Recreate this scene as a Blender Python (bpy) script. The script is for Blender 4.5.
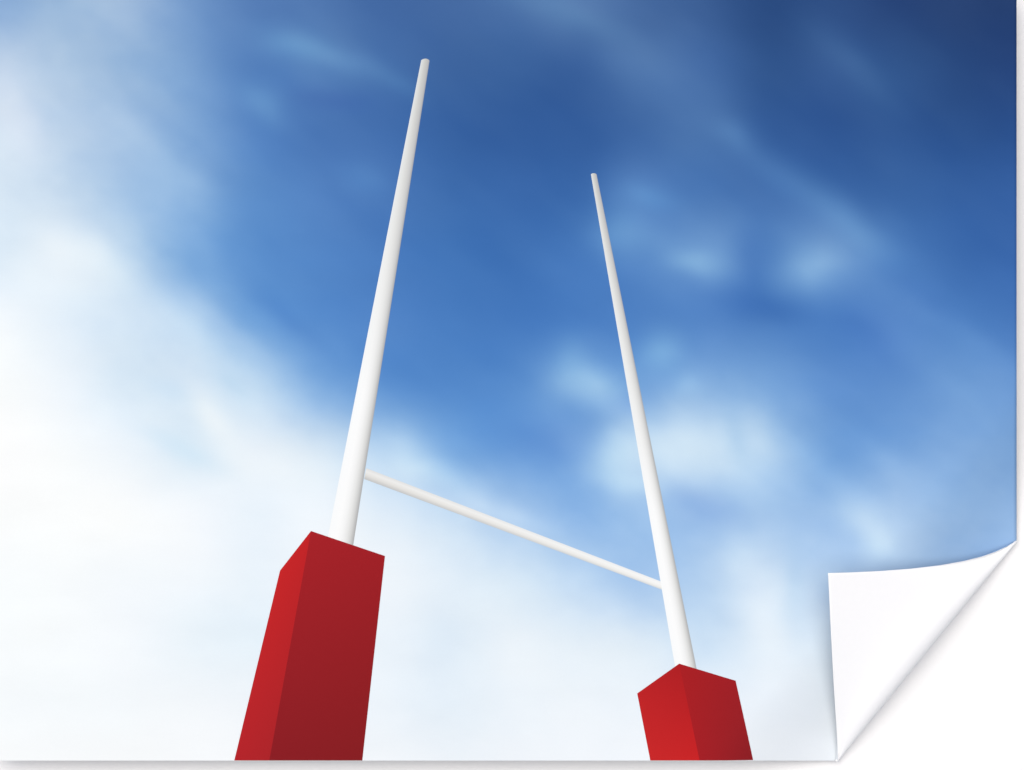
# A printed poster (rugby posts against a cloudy sky) lying on a plain white
# surface outdoors, photographed from straight above; its lower right corner has
# curled over and shows the white back of the paper.
# Real size: the poster is 1.02 x 0.76 m (1 unit of the layout = 1 mm).
import bpy, math
import numpy as np

for o in list(bpy.data.objects):
    bpy.data.objects.remove(o, do_unlink=True)
scene = bpy.context.scene
R = math.radians

# ------------------------------------------------------------------ camera
CAM_H = 8.0
Z0 = 0.040                      # height of the paper above the white surface
cam_d = bpy.data.cameras.new("camera")
cam = bpy.data.objects.new("camera", cam_d)
scene.collection.objects.link(cam)
cam.location = (0, 0, Z0 + CAM_H)
cam.rotation_euler = (0, 0, 0)
cam_d.sensor_width = 36
cam_d.lens = 36 * CAM_H / 1.024
cam_d.clip_start, cam_d.clip_end = 0.05, 500
scene.camera = cam
scene.render.resolution_x, scene.render.resolution_y = 1024, 770

# ------------------------------------------------------------------ light
SUN_EL, SUN_AZ = R(82.5), R(-28)   # azimuth from the top of the poster, to the left
world = bpy.data.worlds.new("World"); scene.world = world
world.use_nodes = True
wn = world.node_tree.nodes; wl = world.node_tree.links
bg = wn["Background"]
sky = wn.new("ShaderNodeTexSky")
sky.sky_type = 'NISHITA'; sky.sun_disc = False
sky.sun_elevation = SUN_EL; sky.sun_rotation = SUN_AZ
sky.air_density = 1.0; sky.dust_density = 5.0; sky.ozone_density = 1.0
wl.new(sky.outputs[0], bg.inputs[0]); bg.inputs[1].default_value = 0.05
sd = bpy.data.lights.new("sun", 'SUN'); sun = bpy.data.objects.new("sun", sd)
scene.collection.objects.link(sun)
sd.energy = 1.5; sd.angle = R(54); sd.color = (1.0, 0.985, 0.945)
dirv = (math.sin(SUN_AZ) * math.cos(SUN_EL), math.cos(SUN_AZ) * math.cos(SUN_EL), math.sin(SUN_EL))
from mathutils import Vector
sun.location = Vector(dirv) * 8
sun.rotation_euler = Vector(dirv).to_track_quat('Z', 'Y').to_euler()
vs = scene.view_settings
vs.view_transform = 'Standard'; vs.look = 'None'; vs.gamma = 1; vs.use_curve_mapping = False
vs.exposure = 0.727
scene.cycles.max_bounces = 6
try:
    scene.cycles.use_denoising = True
except Exception:
    pass

# GAIN: what a surface of albedo 1 lying flat in the open renders at (linear,
# per channel); a print colour divided by it is that ink's albedo.
GAIN = np.array([1.295, 1.275, 1.293])

def lin(c):
    c = np.asarray(c, float) / 255.0
    return np.where(c <= 0.04045, c / 12.92, ((c + 0.055) / 1.055) ** 2.4)

def ink(c):
    """sRGB colour as printed -> linear albedo of the ink."""
    return np.clip(lin(c) / GAIN, 0.0, 0.9)

def W(x, y, z=0.0):
    """layout millimetres (x right, y down, origin at the frame's corner) -> metres"""
    return ((x - 512) / 1000.0, (385 - y) / 1000.0, z)

# ------------------------------------------------------------------ materials
def base_mat(name, rough=0.75, spec=0.0):
    m = bpy.data.materials.new(name); m.use_nodes = True
    b = m.node_tree.nodes["Principled BSDF"]
    b.inputs["Roughness"].default_value = rough
    b.inputs["Specular IOR Level"].default_value = spec
    return m, m.node_tree.nodes, m.node_tree.links, b

def noise_tint(nodes, links, src, dst, scale, amount, stretch=None):
    """multiply a colour by a very faint procedural noise (paper / ink grain)."""
    tc = nodes.new("ShaderNodeTexCoord"); vec = tc.outputs["Object"]
    if stretch:
        mp = nodes.new("ShaderNodeMapping")
        mp.inputs["Rotation"].default_value = (0, 0, stretch[0])
        mp.inputs["Scale"].default_value = (1, stretch[1], 1)
        links.new(vec, mp.inputs[0]); vec = mp.outputs[0]
    nz = nodes.new("ShaderNodeTexNoise")
    nz.inputs["Scale"].default_value = scale; nz.inputs["Detail"].default_value = 3
    links.new(vec, nz.inputs["Vector"])
    mr = nodes.new("ShaderNodeMapRange")
    mr.inputs[1].default_value, mr.inputs[2].default_value = 0.25, 0.75
    mr.inputs[3].default_value, mr.inputs[4].default_value = 1 - amount, 1 + amount
    links.new(nz.outputs[0], mr.inputs[0])
    vm = nodes.new("ShaderNodeVectorMath"); vm.operation = 'SCALE'
    links.new(src, vm.inputs[0]); links.new(mr.outputs[0], vm.inputs["Scale"])
    links.new(vm.outputs[0], dst)
    return vm.outputs[0]

def white_mat(name, v, amount):
    m, n, l, b = base_mat(name, 0.8)
    rgb = n.new("ShaderNodeRGB"); rgb.outputs[0].default_value = (v, v, v, 1)
    noise_tint(n, l, rgb.outputs[0], b.inputs["Base Color"], 220, amount)
    return m

m_floor = white_mat("white_matt_surface", 0.80, 0.01)
m_back = white_mat("white_paper_back", 0.885, 0.006)

m_board = white_mat("grey_board", 0.22, 0.03)  # dark so the added board bounces little light into the gap

def attr_mat(name, attr, grain=0.012, wisps=0.0):
    m, n, l, b = base_mat(name, 0.7)
    a = n.new("ShaderNodeAttribute"); a.attribute_name = attr
    out = a.outputs["Color"]
    if wisps:
        vm = n.new("ShaderNodeVectorMath")
        out = noise_tint(n, l, out, vm.inputs[0], 9, wisps, (R(38), 2.6))
    noise_tint(n, l, out, b.inputs["Base Color"], 420, grain)
    return m

m_sky = attr_mat("print_ink_sky", "ink", 0.006, 0.02)
m_print = attr_mat("print_ink_posts", "ink", 0.006)

# ------------------------------------------------------------------ helpers
def link_mesh(name, verts, faces, mats, parent=None, cols=None, smooth=True, uvless=True):
    me = bpy.data.meshes.new(name)
    me.from_pydata([tuple(v) for v in verts], [], faces)
    for m in mats: me.materials.append(m)
    if cols is not None:
        at = me.color_attributes.new("ink", 'FLOAT_COLOR', 'POINT')
        a = np.ones((len(verts), 4), np.float32); a[:, :3] = cols
        at.data.foreach_set("color", a.ravel())
    me.polygons.foreach_set("use_smooth", [smooth] * len(me.polygons))
    me.update()
    o = bpy.data.objects.new(name, me)
    scene.collection.objects.link(o)
    if parent: o.parent = parent
    return o

def solidify(o, t):
    md = o.modifiers.new("thickness", 'SOLIDIFY')
    md.thickness = t; md.offset = -1.0
    md.material_offset = 1; md.material_offset_rim = 1
    return o

# ------------------------------------------------------------------ the white surface
S = 60.0
gr = link_mesh("ground", [(-S, -S, 0), (S, -S, 0), (S, S, 0), (-S, S, 0)], [(0, 1, 2, 3)], [m_floor], smooth=False)
gr["kind"] = "structure"

# ------------------------------------------------------------------ the poster
poster = bpy.data.objects.new("poster", None)
scene.collection.objects.link(poster)
poster.empty_display_size = 0.2
poster["label"] = "printed poster of white rugby posts against a cloudy blue sky, its lower right corner curled"
poster["category"] = "poster"

X0, X1, Y0, Y1 = -5.0, 1016.6, -5.0, 760.6

# the design printed on the sheet: colours of the printed sky, on a 64 mm raster
G = [
 # y=0
 [(140,172,214),(160,190,220),(158,186,222),(118,155,208),(90,125,185),(84,118,178),(72,104,165),(72,102,160),(78,110,168),(92,124,178),(74,104,160),(62,92,148),(46,76,130),(52,81,137),(46,67,118),(46,64,110),(42,60,105)],
 # 64
 [(190,208,232),(175,200,226),(152,184,220),(122,160,210),(88,128,190),(90,128,184),(75,110,170),(66,98,155),(64,98,156),(62,95,155),(80,112,168),(72,105,165),(52,84,138),(58,88,146),(54,86,140),(44,70,122),(44,66,120)],
 # 128
 [(212,228,244),(186,208,234),(165,194,228),(128,166,214),(92,134,198),(78,114,178),(72,108,172),(62,98,160),(56,92,156),(56,92,156),(68,102,162),(78,112,168),(58,92,152),(52,86,148),(54,88,148),(48,82,142),(48,82,146)],
 # 192
 [(215,232,246),(200,220,240),(165,198,232),(140,178,222),(98,144,204),(88,128,192),(78,116,182),(68,109,174),(64,105,173),(62,104,172),(88,128,192),(78,118,182),(72,110,175),(66,104,168),(62,102,166),(58,98,166),(58,98,170)],
 # 256
 [(222,238,250),(232,243,251),(195,220,242),(120,168,220),(98,148,210),(88,134,200),(80,124,192),(70,117,186),(68,114,184),(76,122,192),(90,134,198),(112,155,210),(88,132,195),(112,155,210),(84,129,195),(66,109,179),(64,106,180)],
 # 320
 [(244,250,254),(228,240,250),(215,232,248),(180,210,240),(118,165,218),(92,140,206),(86,130,198),(78,125,194),(76,123,194),(80,127,198),(86,132,200),(88,132,200),(82,125,190),(84,130,198),(95,138,205),(84,130,198),(75,120,192)],
 # 384
 [(251,253,255),(240,247,253),(218,235,249),(215,232,248),(190,218,243),(130,172,222),(98,145,208),(88,136,202),(92,140,205),(122,166,217),(118,162,216),(135,175,222),(120,162,215),(102,145,208),(102,145,208),(112,155,212),(108,150,210)],
 # 448
 [(254,254,255),(250,252,255),(238,246,253),(222,238,249),(235,244,252),(215,232,248),(175,208,240),(125,170,222),(110,155,214),(130,172,222),(185,214,240),(195,222,244),(170,205,238),(118,160,212),(122,162,215),(132,170,220),(130,170,220)],
 # 512
 [(253,254,255),(253,254,255),(252,253,255),(245,249,254),(235,244,253),(240,247,254),(225,238,252),(200,222,246),(170,200,236),(142,180,228),(160,195,234),(160,192,232),(165,198,235),(155,188,230),(170,200,236),(150,185,228),(150,185,230)],
 # 576
 [(250,253,255),(250,253,255),(247,251,254),(245,250,255),(236,245,253),(240,246,253),(240,246,253),(228,240,251),(215,233,249),(190,215,243),(165,196,234),(180,208,240),(205,225,246),(185,210,240),(185,210,240),(170,200,236),(170,200,236)],
 # 640
 [(250,254,255),(249,253,255),(246,250,254),(236,246,253),(232,244,252),(235,245,252),(236,244,252),(226,238,249),(236,245,252),(228,240,250),(222,236,248),(205,226,246),(225,238,249),(222,236,250),(222,236,250),(222,236,250),(222,236,250)],
 # 704
 [(248,253,255),(247,252,255),(246,251,254),(246,250,254),(243,248,254),(240,247,253),(238,245,252),(232,242,251),(238,246,253),(240,247,253),(238,246,253),(235,244,252),(238,245,253),(238,245,253),(238,245,253),(238,245,253),(238,245,253)],
 # 768
 [(250,253,255),(250,253,255),(250,253,255),(249,252,255),(248,251,255),(246,250,254),(245,249,254),(242,248,254),(243,248,254),(244,249,254),(244,249,254),(244,249,254),(244,249,254),(244,249,254),(244,249,254),(244,249,254),(244,249,254)],
]
G = np.array(G, float)
# one family of inks: draw green and blue towards a smooth function of red and place
_jj, _ii = np.mgrid[0:13, 0:17]
_r = G[..., 0].ravel() / 255; _y = _jj.ravel() / 12; _x = _ii.ravel() / 16
_A = np.c_[np.ones_like(_r), _r, _r ** 2, _r ** 3, _y, _y ** 2, _y * _r, _x, _x * _r, _x * _y]
for _k in (1, 2):
    _c, *_ = np.linalg.lstsq(_A, G[..., _k].ravel(), rcond=None)
    G[..., _k] = 0.4 * G[..., _k] + 0.6 * (_A @ _c).reshape(G.shape[:2])
_w = np.clip((170 - G[..., 0]) / 90, 0, 1)
G[..., 0] -= 3.5 * _w; G[..., 1] += 1.0 * _w; G[..., 2] -= 1.0 * _w
G = np.clip(G, 0, 255)
# smaller cloud patches and gaps of the design: x, y, long radius, short radius, tilt (deg, down-right), change of R, G, B
PATCH = [
 # wisp by the top of the left upright and its tail
 (292, 46, 34, 14, 14, 16, 20, 14), (345, 62, 46, 13, 20, 12, 14, 10), (262, 104, 26, 16, 40, 14, 16, 10), (400, 86, 30, 10, 28, 6, 8, 6),
 (365, 180, 26, 16, 20, 8, 10, 8), (330, 100, 40, 12, 8, -6, -8, -4),
 # streak from the top centre to the right
 (560, 12, 70, 14, 22, 10, 12, 8), (640, 66, 60, 22, 34, 8, 8, 6), (735, 132, 22, 14, 40, 12, 14, 12), (845, 60, 60, 18, 40, 8, 10, 8),
 (780, 178, 60, 16, 38, 10, 12, 10), (845, 215, 60, 16, 40, 14, 16, 12),
 # puffs right of the right upright
 (652, 196, 26, 12, 15, 8, 12, 10), (615, 225, 26, 28, 60, 16, 18, 12), (694, 263, 27, 13, 8, 22, 22, 12), (640, 240, 34, 18, 10, 10, 10, 6),
 (808, 268, 26, 25, 0, 30, 28, 17), (750, 262, 18, 30, 0, -10, -10, -6), (760, 305, 60, 16, 10, -10, -10, -6),
 # bright broken cloud behind the right upright
 (592, 384, 30, 18, 12, 30, 26, 12), (572, 358, 16, 22, 0, 12, 12, 6), (630, 405, 18, 12, 0, -4, -4, 0),
 (660, 350, 20, 26, 55, 26, 26, 14), (685, 385, 16, 14, 0, 10, 10, 6),
 (615, 455, 24, 26, 20, 20, 18, 8), (640, 486, 30, 11, 20, 16, 14, 6), (668, 452, 36, 26, 10, 14, 11, 6), (715, 425, 34, 28, 20, 9, 7, 4), (745, 470, 22, 34, -20, 10, 8, 4),
 (758, 430, 16, 34, -20, 10, 7, 2), (735, 440, 10, 28, -15, -12, -8, -4), (595, 420, 30, 12, 20, -12, -10, -6), (700, 505, 50, 14, 15, -16, -14, -6),
 (560, 440, 40, 26, 0, -14, -14, -8),
 # lower right
 (862, 518, 34, 18, 40, 24, 19, 8), (880, 545, 16, 14, 0, 14, 12, 5), (762, 605, 22, 46, -8, 12, 8, 4), (740, 555, 20, 20, 0, 14, 11, 5), (795, 590, 12, 40, 0, -10, -6, -3), (830, 470, 60, 12, 38, 5, 5, 4), (900, 470, 70, 12, 38, 7, 6, 4),
 (960, 330, 70, 14, 38, 8, 8, 6), (930, 300, 60, 10, 38, -5, -5, -3), (870, 330, 24, 40, -38, -10, -10, -6),
 # the edge of the left cloud bank
 (212, 418, 30, 15, 50, 17, 10, 3), (185, 452, 46, 10, 25, -12, -6, -2), (232, 385, 20, 9, 40, -9, -5, -2), (175, 395, 26, 12, 30, -8, -4, -1), (205, 340, 50, 20, 42, 10, 8, 4), (178, 180, 60, 18, 45, 5, 4, 2),
 (150, 150, 60, 20, 40, 3, 3, 2), (285, 315, 44, 10, 44, -7, -7, -4), (205, 245, 30, 18, 44, 14, 10, 5), (235, 330, 60, 12, 38, 8, 5, 2), (408, 462, 26, 20, 20, 26, 18, 6),
 (440, 470, 40, 14, 22, 14, 12, 6), (500, 510, 40, 10, 22, 16, 12, 6), (20, 120, 20, 50, -20, 10, 6, 4), (100, 260, 40, 20, 30, 8, 6, 3),
 (110, 330, 40, 24, 30, -5, -3, -1),
]
def cub(p0, p1, p2, p3, t):
    return 0.5 * ((2 * p1) + (-p0 + p2) * t + (2 * p0 - 5 * p1 + 4 * p2 - p3) * t ** 2 + (-p0 + 3 * p1 - 3 * p2 + p3) * t ** 3)

def grid_colour(x, y):
    gx = np.clip(x / 64.0, 0, 15.999); gy = np.clip(y / 64.0, 0, 11.999)
    ix = gx.astype(int); iy = gy.astype(int)
    tx = (gx - ix)[:, None]; ty = (gy - iy)[:, None]
    rows = []
    for dy in (-1, 0, 1, 2):
        yy = np.clip(iy + dy, 0, 12)
        p = [G[yy, np.clip(ix + dx, 0, 16)] for dx in (-1, 0, 1, 2)]
        rows.append(cub(*p, tx))
    return cub(*rows, ty)

def hashn(ix, iy, s):
    v = np.sin(ix * 127.1 + iy * 311.7 + s * 74.7) * 43758.5453
    return v - np.floor(v)

def vnoise(x, y, s):
    ix = np.floor(x); iy = np.floor(y); fx = x - ix; fy = y - iy
    fx = fx * fx * fx * (fx * (fx * 6 - 15) + 10); fy = fy * fy * fy * (fy * (fy * 6 - 15) + 10)
    a = hashn(ix, iy, s); b = hashn(ix + 1, iy, s); c = hashn(ix, iy + 1, s); d = hashn(ix + 1, iy + 1, s)
    return (a + (b - a) * fx) * (1 - fy) + (c + (d - c) * fx) * fy - 0.5

def sky_print(x, y):
    x = np.asarray(x, float); y = np.asarray(y, float)
    # soft irregular warp so that the raster never shows
    wx = x + 6 * vnoise(x / 60, y / 60, 1) + 5 * vnoise(x / 31, y / 31, 2)
    wy = y + 6 * vnoise(x / 60, y / 60, 3) + 5 * vnoise(x / 31, y / 31, 4)
    c = grid_colour(wx, wy)
    for (px, py, ra, rb, ang, dr, dg, db) in PATCH:
        a = R(ang); u = (wx - px) * math.cos(a) + (wy - py) * math.sin(a)
        v = -(wx - px) * math.sin(a) + (wy - py) * math.cos(a)
        w = np.exp(-(u / ra) ** 2 - (v / rb) ** 2)
        c = c + w[:, None] * np.array([dr, dg, db])
    # fine wisps drawn out along the wind (down-right)
    a = R(38); u = x * math.cos(a) + y * math.sin(a); v = -x * math.sin(a) + y * math.cos(a)
    ns = vnoise(u / 90, v / 26, 5) + 0.5 * vnoise(u / 40, v / 13, 6)
    # broken, slightly grainy cloud texture where cloud and blue mix
    fb = vnoise(u / 34, v / 20, 7) + 0.6 * vnoise(x / 15, y / 12, 8) + 0.35 * vnoise(x / 7, y / 6, 9)
    mix = np.clip((c[:, 0] - 70) / 70, 0, 1) * np.clip((254 - c[:, 0]) / 60, 0, 1)
    c = c + (fb * mix * 6)[:, None] * np.array([1, 0.75, 0.35])
    amp = 4.0 * np.clip((250 - c[:, 0]) / 120, 0.05, 1)
    c = c + (ns * amp)[:, None] * np.array([1, 0.9, 0.6])
    return ink(np.clip(c, 20, 255))

# ---- curl: the fold's outer line F, the roll's radius r and the free edge B
FP, FQ = np.array([1018.5, 539.0]), np.array([836.0, 763.0])
nrm = np.array([-(FQ - FP)[1], (FQ - FP)[0]]); nrm /= np.linalg.norm(nrm)     # inward, up-left
if nrm[0] > 0: nrm = -nrm
NT = 96
T = 0.5 - 0.5 * np.cos(np.linspace(0, np.pi, NT))
edge_pts = np.array([(1016.6, 540.5), (1007, 546.5), (996, 551.5), (982, 556.5), (964, 561), (940, 565.3), (910, 568.8), (880, 571),
                     (850, 572.4), (828, 573), (829.3, 600), (831.2, 640), (833.4, 680), (836, 720), (837.5, 745), (838, 758.5)])
def smooth_curve(p, n):
    d = np.r_[0, np.cumsum(np.linalg.norm(np.diff(p, axis=0), axis=1))]
    s = np.linspace(0, d[-1], n)
    return np.c_[np.interp(s, d, p[:, 0]), np.interp(s, d, p[:, 1])]
edge_fine = np.vstack([smooth_curve(edge_pts[:10], 400), smooth_curve(edge_pts[9:], 400)[1:]])

Fl = FP[None] * (1 - T[:, None]) + FQ[None] * T[:, None]
# near its two ends the roll can only be as wide as the flap is there
_L = np.linalg.norm(FQ - FP); _t = (FQ - FP) / _L
_al = (edge_fine - FP[None]) @ _t / _L; _pe = (edge_fine - FP[None]) @ nrm
_o = np.argsort(_al); flap_w = np.interp(T, _al[_o], _pe[_o])
_a = np.full(NT, 25.0); _b = 0.8 + 0.40 * np.maximum(flap_w, 0)
rr = (_a ** -2.5 + _b ** -2.5) ** (-1 / 2.5)
VR = 0.92                        # the roll is a little flattened
# flat sheet ends where the roll begins (directly under the roll's axis)
Sl = Fl + nrm[None] * rr[:, None]
Sl[0] = (X1, 540.6); Sl[-1] = (838.0, Y1)
Sl[:, 0] = np.minimum(Sl[:, 0], X1)
for k in range(1, NT - 1):
    Sl[k, 1] = min(max(Sl[k, 1], Sl[k - 1, 1] + 0.05), Y1 - 0.02 * (NT - k))

def lift(x, y, z):
    """a point wanted at layout (x, y) but standing z above the paper, seen from above it"""
    k = (CAM_H - z / 1000) / CAM_H
    return (512 + (x - 512) * k, 385 + (y - 385) * k)

def drop(x, y):
    """the unsupported corner sags from the added board down to the ground under the roll (mm)"""
    d = (np.asarray(x, float) - FP[0]) * nrm[0] + (np.asarray(y, float) - FP[1]) * nrm[1]
    q = 1 - np.clip(d / 100.0, 0, 1)
    return SAG * q * q * (3 - 2 * q)
SAG = (Z0 - 0.009) * 1000

def sheet_right(y):
    return np.where(y <= 540.6, X1, np.interp(y, Sl[:, 1], Sl[:, 0]))

ys = np.r_[np.linspace(Y0, 540.6, 150), Sl[1:, 1]]
NX = 260
V = []; F = []
for y in ys:
    xr = float(sheet_right(np.array([y]))[0])
    for x in np.linspace(X0, xr, NX):
        V.append((x, y))
V = np.array(V)
cols = sky_print(V[:, 0], V[:, 1])
for j in range(len(ys) - 1):
    for i in range(NX - 1):
        a = j * NX + i
        F.append((a, a + NX, a + NX + 1, a + 1))
sheet = link_mesh("printed_sheet", [W(*lift(x, y, -dz), Z0 - dz / 1000) for (x, y), dz in zip(V, drop(V[:, 0], V[:, 1]))], F, [m_sky, m_back], poster, cols)
solidify(sheet, 0.0003)

# unseen added board: props the sheet, its dark sides cut bounced light below
bv = [(12, 12), (1003, 12), (1003, 356), (685, 747), (12, 747)]
nb = len(bv)
board = link_mesh("added_backing_board", [W(x, y, 0.0) for x, y in bv] + [W(x, y, Z0 - 0.0004) for x, y in bv],
                  [tuple(range(nb)), tuple(range(2 * nb - 1, nb - 1, -1))] + [(i, i + nb, (i + 1) % nb + nb, (i + 1) % nb) for i in range(nb)],
                  [m_board], poster, smooth=False)

# curled corner: cross-sections along T
NA, NF = 22, 26
CV = []; CC = []
tang = (FQ - FP) / np.linalg.norm(FQ - FP)
rel = (edge_fine - FP[None]) @ tang; per = (edge_fine - FP[None]) @ nrm
L = np.linalg.norm(FQ - FP)
# the free edge, sampled so that section 0 is at FP and the last at FQ, tip included
tip_i = 399
tipT = 0.5
iT = int(round(np.interp(0.5, T, np.arange(NT))))
Bidx = np.r_[np.interp(np.arange(iT + 1), [0, iT], [0, tip_i]), np.interp(np.arange(iT + 1, NT), [iT, NT - 1], [tip_i, len(edge_fine) - 1])]
Bl = np.c_[np.interp(Bidx, np.arange(len(edge_fine)), edge_fine[:, 0]), np.interp(Bidx, np.arange(len(edge_fine)), edge_fine[:, 1])]
for k in range(NT):
    f, r, b = Fl[k], rr[k], Bl[k]
    c = Sl[k]; zb = -float(drop(c[0], c[1]))
    for a in np.linspace(-90, 90, NA):
        q = c - nrm * r * math.cos(R(a)); z = zb + VR * (r + r * math.sin(R(a)))
        q = np.array(lift(q[0], q[1], z))
        CV.append((q[0], q[1], z)); CC.append(q)
    dist = np.linalg.norm(b - c)
    for s in np.linspace(0, 1, NF)[1:]:
        q = c * (1 - s) + b * s
        d = dist * s
        z = zb + VR * 2 * r + 0.62 * d * s / (s + 0.14)
        q = lift(q[0], q[1], z)
        CV.append((q[0], q[1], z)); CC.append(q)
CV = np.array(CV); M = NA + NF - 1
CF = []
for k in range(NT - 1):
    for i in range(M - 1):
        a = k * M + i
        CF.append((a, a + M, a + M + 1, a + 1))
ccol = sky_print(np.clip(CV[:, 0], 0, 1016), CV[:, 1])
curl = link_mesh("curled_corner", [W(x, y, Z0 + z / 1000) for x, y, z in CV], CF, [m_sky, m_back], poster, ccol)
solidify(curl, 0.0003)
curl["label"] = "white back of the paper on the curled lower right corner"

# ---- the printed rugby posts: thin layers of ink lying on the sheet
INK_Z = Z0 + 0.0002

def strip(name, L0, L1, R0, R1, shade, z, n=60, m=14, ends=(0, 0), label=None):
    """a tapering bar printed between its left and right outlines; shade(u, v) -> sRGB"""
    L0, L1, R0, R1 = map(np.array, (L0, L1, R0, R1))
    V, C, Fc = [], [], []
    for j in range(n + 1):
        v = j / n
        a = L0 * (1 - v) + L1 * v; b = R0 * (1 - v) + R1 * v
        for i in range(m + 1):
            u = i / m
            p = a * (1 - u) + b * u
            if ends[0] and j == 0:
                p = p + (np.array(L0) - np.array(L1)) / np.linalg.norm(L0 - L1) * ends[0] * (4 * u * (1 - u))
            if ends[1] and j == n:
                p = p - (np.array(L0) - np.array(L1)) / np.linalg.norm(L0 - L1) * ends[1] * (4 * u * (1 - u))
            V.append(W(p[0], p[1], z - drop(p[0], p[1]) / 1000)); C.append(shade(u, v))
    for j in range(n):
        for i in range(m):
            q = j * (m + 1) + i
            Fc.append((q, q + m + 1, q + m + 2, q + 1))
    o = link_mesh(name, V, Fc, [m_print], poster, ink(np.array(C)))
    if label: o["label"] = label
    return o

def ramp(u, stops):
    xs = [s[0] for s in stops]
    return np.array([np.interp(u, xs, [s[1][k] for s in stops]) for k in range(3)])

TOP = [(0, (226, 230, 232)), (0.25, (218, 219, 217)), (0.55, (203, 203, 200)), (0.85, (190, 190, 192)), (1, (160, 164, 172))]
BOT = [(0, (252, 253, 254)), (0.35, (254, 254, 254)), (0.55, (247, 247, 247)), (0.72, (233, 233, 232)), (0.88, (210, 210, 209)), (1, (174, 174, 175))]
def shade_post(u, v):
    w = min(1, v * 1.45)
    return ramp(u, TOP) * (1 - w) + ramp(u, BOT) * w
strip("upright", (421.2, 60.2), (326.3, 545), (429.6, 60.6), (353.0, 546), shade_post, INK_Z, ends=(1.8, 0),
      label="taller printed white upright on the left")
strip("upright", (590.9, 174.2), (675.6, 670), (596.6, 174.2), (696.8, 670), shade_post, INK_Z, ends=(1.0, 0),
      label="shorter printed white upright on the right")

def shade_bar(u, v):                      # u: top to bottom edge, v: left to right
    a = ramp(u, [(0, (226, 226, 226)), (0.3, (240, 239, 237)), (0.65, (226, 224, 220)), (1, (196, 196, 196))])
    b = ramp(u, [(0, (240, 242, 244)), (0.35, (250, 250, 249)), (0.7, (244, 243, 240)), (1, (218, 220, 222))])
    return a * (1 - v) + b * v
strip("crossbar", (366.3, 468.2), (666.0, 583.4), (364.2, 479.0), (665.0, 590.8), shade_bar, INK_Z - 0.00006, ends=(0, 0),
      label="printed white crossbar between the uprights")

def pad(apex, ltop, rtop, lbot, mbot, rbot, cl, cr, label):
    """a printed red post pad: left face lit, right face shaded in the artwork"""
    V, C, Fc = [], [], []
    def face(p00, p10, p01, p11, c00, c10, c01, c11, n=56):
        base = len(V)
        p00, p10, p01, p11 = map(lambda p: np.array(p, float), (p00, p10, p01, p11))
        for j in range(n + 1):
            for i in range(n + 1):
                u, v = i / n, j / n
                p = (p00 * (1 - u) + p10 * u) * (1 - v) + (p01 * (1 - u) + p11 * u) * v
                c = (np.array(c00) * (1 - u) + np.array(c10) * u) * (1 - v) + (np.array(c01) * (1 - u) + np.array(c11) * u) * v
                V.append(W(p[0], p[1], INK_Z + 0.00008 - drop(p[0], p[1]) / 1000)); C.append(c)
        for j in range(n):
            for i in range(n):
                q = base + j * (n + 1) + i
                Fc.append((q, q + n + 1, q + n + 2, q + 1))
    face(ltop, apex, lbot, mbot, *cl)
    face(apex, rtop, mbot, rbot, *cr)
    o = link_mesh("post_pad", V, Fc, [m_print], poster, ink(np.array(C)))
    o["label"] = label
    return o
YB = Y1 - 0.15
pad((311, 531), (280, 570.6), (385, 556), (234.3, YB), (269.3, YB), (362.3, YB),
    ((200, 40, 42), (196, 38, 41), (182, 38, 44), (174, 38, 43)),
    ((168, 36, 42), (160, 34, 40), (140, 32, 38), (136, 32, 36)),
    "larger printed red pad around the foot of the left upright")
pad((679.2, 663.6), (637.2, 693.4), (735.6, 680.7), (650.3, YB), (699.6, YB), (753.4, YB),
    ((192, 38, 41), (176, 34, 38), (202, 42, 43), (202, 38, 40)),
    ((172, 34, 38), (160, 34, 40), (166, 34, 40), (146, 34, 40)),
    "smaller printed red pad around the foot of the right upright")
